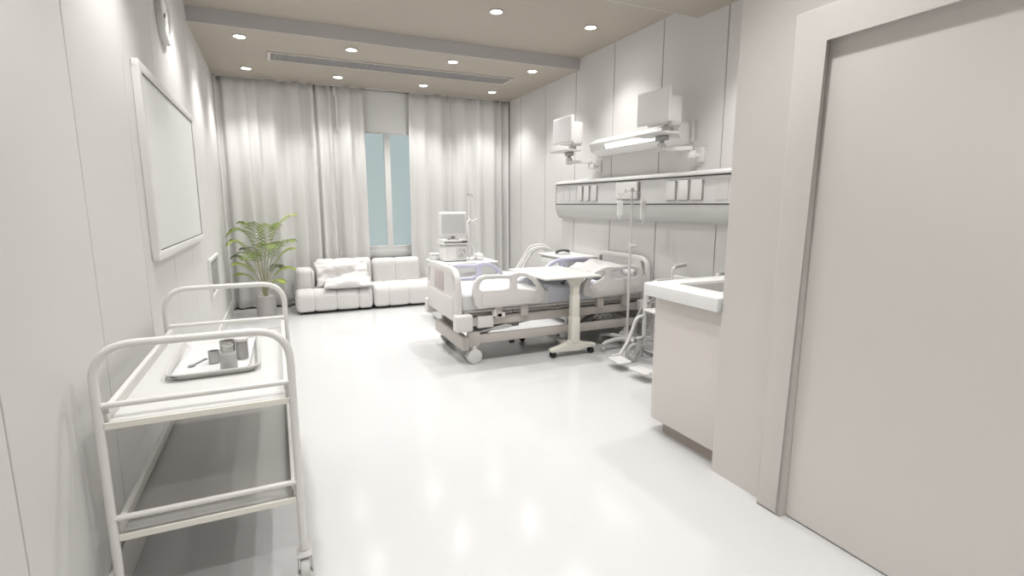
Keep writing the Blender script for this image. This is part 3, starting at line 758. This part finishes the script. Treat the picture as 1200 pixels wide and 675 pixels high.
# ================================================================== WHEELCHAIR
t = empty('wheelchair', (2.85, 3.1, 0), 0, 'grey wheelchair with raised footplates behind the counter beside the bed', 'wheelchair')
for s in (-1, 1):
    yy = s*.24
    fr_ = MB()
    fr_.tube(smooth_path([(-.105, yy, .15), (-.105, yy, .60), (-.04, yy, .66), (.17, yy, .662), (.17, yy, .64)], .07, 8), .019, 10)
    fr_.tube([(-.11, yy, .20), (.17, yy, .16)], .010, 10).tube([(-.11, yy, .405), (.18, yy, .405)], .010, 10)
    fr_.tube(smooth_path([(.17, yy, .14), (.17, yy, .775), (.26, yy, .79)], .04, 6), .014, 10)
    fr_.build('side_frame', LGREY, t)
    MB().tube([(.19, yy, .778), (.21, yy, .784), (.31, yy, .794)], .018, 12).build('push_handle', GREYM, t)
    MB().box(.0, .15, yy-.020, yy+.020, .672, .682, .004).build('armrest_pad', GREYM, t)
    yw = s*.285
    wm = MB(); torus(wm, (.08, yw, .262), (0, 1, 0), .250, .0125, 44, 8); wm.build('tyre', DKMET, t)
    wm = MB(); torus(wm, (.08, yw+s*.03, .262), (0, 1, 0), .215, .006, 40, 6); torus(wm, (.08, yw, .262), (0, 1, 0), .236, .007, 40, 6)
    wm.cyl((.08, yw-s*.035, .262), (.08, yw+s*.03, .262), .024, 18, .004)
    for k in range(12):
        a = 2*PI*k/12+.2; wm.tube([(.08+.018*math.cos(a+.8), yw, .262+.018*math.sin(a+.8)), (.08+.235*math.cos(a), yw, .262+.235*math.sin(a))], .0022, 5)
    wm.build('rim', LGREY, t)
    yc = s*.232
    c = empty('caster', (-.21, yc, 0)); c.parent = t
    wm = MB(); torus(wm, (0, 0, .083), (0, 1, 0), .066, .016, 30, 10); wm.build('caster_tyre', GREYM, c)
    wm = MB()
    for k in range(5):
        a = 2*PI*k/5; M = Matrix.Translation((0, 0, .083)) @ Matrix.Rotation(a, 4, 'Y'); wm.box(-.009, .009, -.006, .006, 0, .055, .002, 1, M)
    wm.cyl((0, -.02, .083), (0, .02, .083), .016, 14); wm.build('caster_hub', LGREY, c)
    MB().prism(round_poly([(-.02, .07, .01), (.02, .07, .01), (.055, .16, .01), (.055, .20, .01), (.02, .20, .01)], 3), 'y', .020, .026).prism(round_poly([(-.02, .07, .01), (.02, .07, .01), (.055, .16, .01), (.055, .20, .01), (.02, .20, .01)], 3), 'y', -.026, -.020).box(.02, .058, -.026, .026, .19, .205, .003).tube([(.04, 0, .19), (.10, 0, .21)], .013, 10).build('caster_fork', GREYM, c)
    hp = MB().tube(smooth_path([(-.105, yy, .385), (-.19, yy, .375), (-.26, yy, .19), (-.345, yy-s*.0, .075)], .05, 8), .014, 10)
    hg = hp.build('footrest_hanger', LGREY, t)
    pl = MB().prism(round_poly([(-.49, yy-s*.19, .03), (-.36, yy-s*.19, .03), (-.345, yy+s*.0, .02), (-.47, yy+s*.0, .03)], 4), 'z', .060, .072, .003)
    pl.tube([(-.43, yy-.0*s, .074), (-.35, yy, .080)], .009, 8)
    pl.build('footplate', LGREY, t)
MB().box(-.135, .17, -.225, .225, .425, .448, .010, 3).build('seat', WHITE, t)
MB().box(.160, .178, -.225, .225, .47, .715, .008, 3).build('backrest', mat('wheelchair_sling', (.62, .61, .6), .7), t)
MB().tube([(-.02, -.22, .17), (.04, .22, .41)], .009, 8).tube([(-.02, .22, .17), (.04, -.22, .41)], .009, 8).build('cross_brace', GREYM, t)

# ================================================================== VENTILATOR CART BEYOND BED
t = empty('bedside_cabinet', (1.88, 5.47, 0), 0, 'white cabinet beyond the bed foot carrying the patient monitor', 'cabinet')
MB().box(-.31, .31, -.25, .27, .04, .655, .008).build('body', WHITE, t)
MB().box(-.335, .335, -.28, .29, .655, .682, .010, 3).build('cabinet_top', WHITE, t)
for k in range(2):
    d = MB().box(-.30+k*.303, -.003+k*.303, -.262, -.248, .06, .50, .004).build('door', WHITE, t)
    MB().box(-.03+k*.05, -.018+k*.05, -.275, -.262, .30, .42, .003).build('handle', LGREY, d)
d = MB().box(-.30, .30, -.262, -.248, .51, .645, .004).build('drawer', WHITE, t); MB().box(-.06, .06, -.275, -.262, .572, .584, .003).build('handle', LGREY, d)
MB().box(-.28, .28, -.22, .24, 0, .045).build('plinth', GREYM, t, False)
CT = .682
t = empty('ventilator', (1.765, 5.42, CT), 0, 'white ventilator unit with dials standing on the cabinet below the monitor', 'ventilator')
body = MB().box(-.13, .13, -.10, .12, .006, .185, .014, 3).build('body', WHITE, t)
MB().box(-.15, .15, -.115, .13, .185, .20, .006).box(-.135, .135, -.10, .12, .222, .236, .005).box(-.14, -.13, -.09, .10, .195, .226, .002).box(.13, .14, -.09, .10, .195, .226, .002).build('shelf', LGREY, t)
MB().box(.005, .115, -.106, -.099, .04, .165, .004).build('control_panel', LGREY, body)
for x, z, r in ((.04, .065, .016), (.085, .13, .011), (.08, .09, .022), (.035, .13, .010)): MB().cyl((x, -.118, z), (x, -.105, z), r, 18, .002).build('dial', GREYM, body)
for x in (-.11, .11):
    for y in (-.08, .1): MB().cyl((x, y, 0), (x, y, .008), .012, 12).build('foot', DARK, t)
t = empty('patient_monitor', (1.765, 5.42, CT+.236), 0, 'patient monitor with pale grey screen on the ventilator shelf', 'monitor')
MB().box(-.055, .055, -.05, .06, .0, .010, .004).box(-.022, .022, .0, .02, .008, .045, .004).build('stand', DKMET, t)
mo = MB().box(-.155, .155, -.015, .035, .035, .298, .014, 3).build('screen_housing', WHITE, t)
MB().box(-.132, .132, -.0175, -.0145, .062, .275, .001, 1).build('screen', SCREEN, mo, False)
t = empty('breathing_circuit_stand', (1.945, 5.40, CT), 0, 'white upright arm with looped breathing tube beside the monitor on the cabinet', 'medical stand')
MB().cyl((0, 0, 0), (0, 0, .012), .045, 20, .004).cyl((0, 0, .01), (0, 0, .71), .0095, 12).build('upright', WHITE, t)
MB().tube(smooth_path([(0, 0, .70), (-.02, 0, .735), (.015, -.01, .738), (.045, -.02, .70)], .02), .008, 10).build('hook', GREYM, t)
MB().tube([(.045, -.02, .70), (.065, -.03, .60), (.06, -.035, .50), (.05, -.04, .43)], .0045, 8).build('hanging_tube', LGREY, t)
MB().tube([(-.03, -.04, .43), (.0, -.03, .45), (.03, -.03, .43), (.08, -.03, .46), (.10, -.03, .43)], .011, 10).tube([(.03, -.03, .43), (.06, -.04, .40)], .010, 8).build('tube_connector', WHITE, t)
MB().tube([(-.03, -.04, .43), (-.05, -.07, .34), (-.03, -.08, .22), (.02, -.09, .12), (.01, -.12, .045), (-.04, -.14, .02), (-.09, -.15, .03), (-.13, -.148, .10)], .010, 10).build('breathing_tube', LGREY, t)
t = empty('humidifier_pot', (2.055, 5.40, CT), 0, 'small rounded white pot on the right of the cabinet top', 'pot')
MB().lathe([(.045, 0), (.058, .01), (.06, .04), (.05, .065), (.02, .078)], 24).build('body', WHITE, t)
MB().lathe([(.014, .076), (.016, .085), (.01, .094)], 16).build('lid_knob', LGREY, t)
t = empty('accessory_box', (1.60, 5.60, CT), 0, 'low white box on the cabinet behind the footboard', 'box')
MB().box(-.045, .06, -.05, .07, 0, .06, .014, 3).build('body', WHITE, t)
MB().box(-.047, .062, -.052, .072, .0605, .072, .005).build('lid', WHITE, t)

# ================================================================== BEDSIDE TABLE AND CHAIR AT RIGHT WALL
t = empty('bedside_table', (2.985, 5.01, 0), 0, 'white bedside table against the right wall beyond the bed head', 'bedside table')
MB().box(-.185, .19, -.30, .30, .05, .71, .010).build('body', WHITE, t)
MB().box(-.21, .20, -.325, .325, .715, .742, .010, 3).build('table_top', WHITE, t)
for z0, z1 in ((.53, .70), (.33, .52), (.07, .32)):
    d = MB().box(-.198, -.183, -.285, .285, z0, z1, .004).build('drawer', WHITE, t); MB().box(-.21, -.198, -.06, .06, z1-.05, z1-.038, .003).build('handle', LGREY, d)
for x in (-.15, .15):
    for y in (-.26, .26): MB().cyl((x, y, 0), (x, y, .052), .024, 14).build('foot', GREYM, t)
t = empty('desk_phone', (2.93, 5.03, .742), 0, 'dark curved handset lying on the bedside table by the right wall', 'telephone')
MB().box(-.07, .08, -.06, .06, 0, .018, .006).build('base', LGREY, t)
MB().tube([(-.085, 0, .022), (-.06, 0, .036), (0, 0, .045), (.06, 0, .038), (.085, 0, .026)], .014, 12, rs=[.016, .014, .011, .014, .016]).build('handset', DARK, t)
t = empty('visitor_chair', (2.76, 5.66, 0), math.radians(-24), 'white curved visitor chair in the corner beyond the bedside table', 'chair')
for s in (-1, 1):
    y = s*.18
    sf = MB().tube(smooth_path([(-.34, y, .42), (-.12, y, .46), (-.02, y, .62), (.06, y, .765), (.14, y, .795), (.25, y, .80), (.30, y, .765), (.27, y, .70)], .06, 6), .013, 10)
    sf.build('back_frame', WHITE, t)
    MB().tube([(-.30, y, .43), (-.33, y, 0)], .012, 10).build('leg', WHITE, t); MB().tube([(.0, y, .44), (.10, y, 0)], .012, 10).build('leg', WHITE, t)
MB().box(-.34, .04, -.17, .17, .42, .465, .016, 3).build('seat', WHITE, t)
sl = [(-.06, .47), (.0, .60), (.075, .74), (.14, .775), (.24, .785), (.245, .775), (.145, .765), (.085, .73), (.012, .595), (-.045, .465)]
MB().prism(sl, 'y', -.168, .168, .002, 1).build('backrest', WALL, t)

# ================================================================== VANITY COUNTER
t = empty('vanity_cabinet', (1.9, 1.745, 0), 0, 'beige vanity base cabinet with rounded corner beside the corridor wall', 'cabinet')
ol = round_poly([(0, 0, 0), (1.28, 0, 0), (1.28, .52, 0), (0, .52, .075)], 10)
MB().prism(ol, 'z', .085, .795, .004, 1).build('body', CAB, t)
MB().prism(round_poly([(.055, .0, 0), (1.28, 0, 0), (1.28, .46, 0), (.055, .46, .05)], 8), 'z', 0, .086).build('plinth', KICK, t, False)
t = empty('vanity_counter', (1.856, 1.742, .797), 0, 'thick white countertop with rounded corner on the beige vanity cabinet', 'countertop')
ow = round_poly([(0, 0, 0), (1.33, 0, 0), (1.33, .60, 0), (0, .565, .06)], 10)
sk = round_poly([(.165, .095, .03), (.60, .095, .03), (.60, .445, .03), (.165, .445, .03)], 5)
cu = plate('counter_slab', ow, [sk], .066, .003, COUNTER, t, 'xz', 0)
for v in cu.data.vertices: v.co = Vector((v.co.x, v.co.z, v.co.y+.034))
bmf = bmesh.new(); bmf.from_mesh(cu.data); bmesh.ops.recalc_face_normals(bmf, faces=bmf.faces); bmf.to_mesh(cu.data); bmf.free()
bm = bmesh.new(); lp = []
for ins, z in ((-.002, .060), (.004, .03), (.01, -.08), (.03, -.10), (.03, -.103), (-.004, -.09), (-.010, -.001)):
    lp.append([bm.verts.new((x, y, z)) for x, y in round_poly([(.165+ins, .095+ins, .03), (.60-ins, .095+ins, .03), (.60-ins, .445-ins, .03), (.165+ins, .445-ins, .03)], 5)])
for A, B in zip(lp[:4], lp[1:4]):
    n = len(A)
    for i in range(n): bm.faces.new((A[i], A[(i+1) % n], B[(i+1) % n], B[i]))
bm.faces.new(lp[3]); bmesh.ops.delete(bm, geom=[v for l in lp[4:] for v in l], context='VERTS')
me = bpy.data.meshes.new('sink_basin'); bm.to_mesh(me); bm.free(); me.materials.append(SINK); link('sink_basin', me, t)
t2 = empty('sink_tap', (1.856+.72, 1.742+.27, .797+.0675), 0, 'chrome tap behind the basin on the vanity countertop', 'tap')
MB().cyl((0, 0, 0), (0, 0, .03), .022, 18, .003).tube(smooth_path([(0, 0, .02), (0, 0, .18), (-.15, 0, .18), (-.15, 0, .14)], .05), .010, 12).build('spout', CHROME, t2)
MB().tube([(0, .0, .06), (0, .05, .075)], .006, 8).build('lever', CHROME, t2)

# ================================================================== HEADWALL CONSOLE
CY0, CY1 = 1.9, 5.49
t = empty('medical_headwall', (XR, CY1, 1.3), 0, 'long white medical supply console with curved underside on the right wall', 'medical console')
LY = -(CY1-2.35)
pan = MB().box(-.10, 0, LY, 0, .006, .222, .002, 1).build('front_panel', mat('console_panel', (.70, .69, .68), .4), t)
MB().prism(round_poly([(-.125, .232, .004), (-.125, .250, .006), (-.03, .275, .01), (0, .275, 0), (0, .232, 0)], 3), 'y', LY, .004).build('top_shelf', WHITE, t)
MB().box(-.104, -.0, LY, .002, .222, .232).box(-.104, 0, LY, .002, -.003, .006).build('shadow_gap', DARK, t, False)
bp_ = [(0, -.003), (-.102, -.003)]+[(-.102+.005*0+(.102-.03)*(1-math.cos(a)), -.003-.155*math.sin(a)) for a in [PI/2*k/10 for k in range(1, 11)]]+[(0, -.16)]
MB().prism(bp_, 'y', LY, 0, 0).build('curved_underside', mat('console_under', (.60, .595, .58), .35), t)
ecap = [(0, -.003), (-.105, .0)]+[(-.105+(.105-.028)*(1-math.cos(a)), -.003-.159*math.sin(a)) for a in [PI/2*k/10 for k in range(1, 11)]]+[(0, -.165)]
MB().prism(ecap, 'y', 0, .004, 0).box(-.104, 0, 0, .004, -.003, .232).build('end_cap', DKMET, t)
def socket(ya, yb, faint=False):
    a, b = ya-CY1, yb-CY1
    if faint:
        MB().box(-.1045, -.099, a, b, .035, .195, .002, 1).build('blank_plate', mat_blank, pan)
    else:
        o = MB().box(-.106, -.099, a-.012, b+.005, .030, .192, .002, 1).build('socket_recess', DKMET, pan)
        MB().box(-.118, -.1055, a, b, .036, .198, .004, 2).build('socket_cover', WHITE, o)
mat_blank = mat('blank_plate', (.67, .66, .65), .4)
for a, b in ((4.90, 4.98), (4.765, 4.845), (4.62, 4.70)): socket(a, b)
for a, b in ((3.44, 3.545), (3.29, 3.395), (3.135, 3.25)): socket(a, b)
for a, b in ((5.31, 5.39), (5.17, 5.25), (5.03, 5.11), (2.88, 3.0), (2.7, 2.8)): socket(a, b, True)
t = empty('nurse_call_unit', (XR-.10, 4.09, 1.43), 0, 'rectangular white control unit mounted in the middle of the wall console', 'control unit')
MB().box(-.004, .0, -.185, .165, -.095, .075, .002, 1).build('back_plate', DKMET, t)
MB().box(-.030, -.004, -.165, .17, -.08, .08, .008, 3).build('body', WHITE, t)
MB().cyl((-.036, 0, 0), (-.029, 0, 0), .013, 16, .002).build('button', GREYM, t)
# wall light bar
t = empty('wall_light_bar', (XR, 4.05, 1.81), 0, 'long white wall lamp with glowing tube above the medical console', 'wall lamp')
bprof = round_poly([(0, -.01, 0), (0, .165, 0), (-.06, .165, .01), (-.155, .115, .01), (-.135, .035, .01), (-.05, -.01, .01)], 3)
MB().prism(bprof, 'y', -.66, .66, .003, 1).build('housing', WHITE, t)
MB().prism([(-.1455, .085), (-.1500, .084), (-.1400, .044), (-.1370, .045)], 'y', -.42, .38, 0).build('light_tube', TUBEE, t, False)
MB().box(-.03, 0, -.70, -.665, .0, .17, .004).build('end_plate', LGREY, t)

# ================================================================== MONITOR ARMS
def monitor_arm(dy, label):
    t = empty('wall_monitor', (XR, 3.15+dy, 1.66), 0, label, 'monitor', 'wall monitors on swing arms')
    MB().box(-.02, 0, .08, .18, -.02, .10, .004).cyl((-.10, .13, .01), (-.10, .13, .07), .034, 20, .004).box(-.09, -.01, .11, .15, .02, .05, .004).build('wall_mount', WHITE, t)
    MB().prism(round_poly([(-.12, .095, .02), (-.07, .150, .02), (-.28, .29, .02), (-.33, .235, .02)], 4), 'z', .072, .100, .006).build('swing_arm', WHITE, t)
    MB().cyl((-.30, .26, .06), (-.30, .26, .13), .034, 20, .005).build('arm_joint', LGREY, t)
    MB().cyl((-.30, .26, .12), (-.30, .26, .19), .020, 16).box(-.325, -.275, .20, .32, .15, .19, .008).build('tilt_bracket', DKMET, t)
    MB().prism(round_poly([(-.42, .10, .03), (-.24, .10, .03), (-.24, .48, .03), (-.42, .48, .03)], 4), 'z', .192, .206, .004).build('keyboard_tray', LGREY, t)
    MB().box(-.31, -.27, .16, .26, .205, .26, .008).cyl((-.33, .135, .268), (-.24, .135, .268), .024, 18, .005).build('screen_mount', GREYM, t)
    sc_ = MB().box(-.352, -.325, .13, .53, .285, .555, .010, 3).build('screen_housing', WHITE, t)
    MB().box(-.354, -.3515, .145, .515, .303, .54, .001, 1).build('screen', mat_scr, sc_, False)
    MB().box(-.325, -.20, .145, .43, .270, .495, .018, 3).build('processor_box', WHITE, t)
mat_scr = mat('blank_screen', (.80, .79, .785), .35)
monitor_arm(0, 'white monitor on a swing arm overlapping the glowing wall lamp')
monitor_arm(1.46, 'white monitor on a swing arm left of the wall lamp, nearer the curtains')
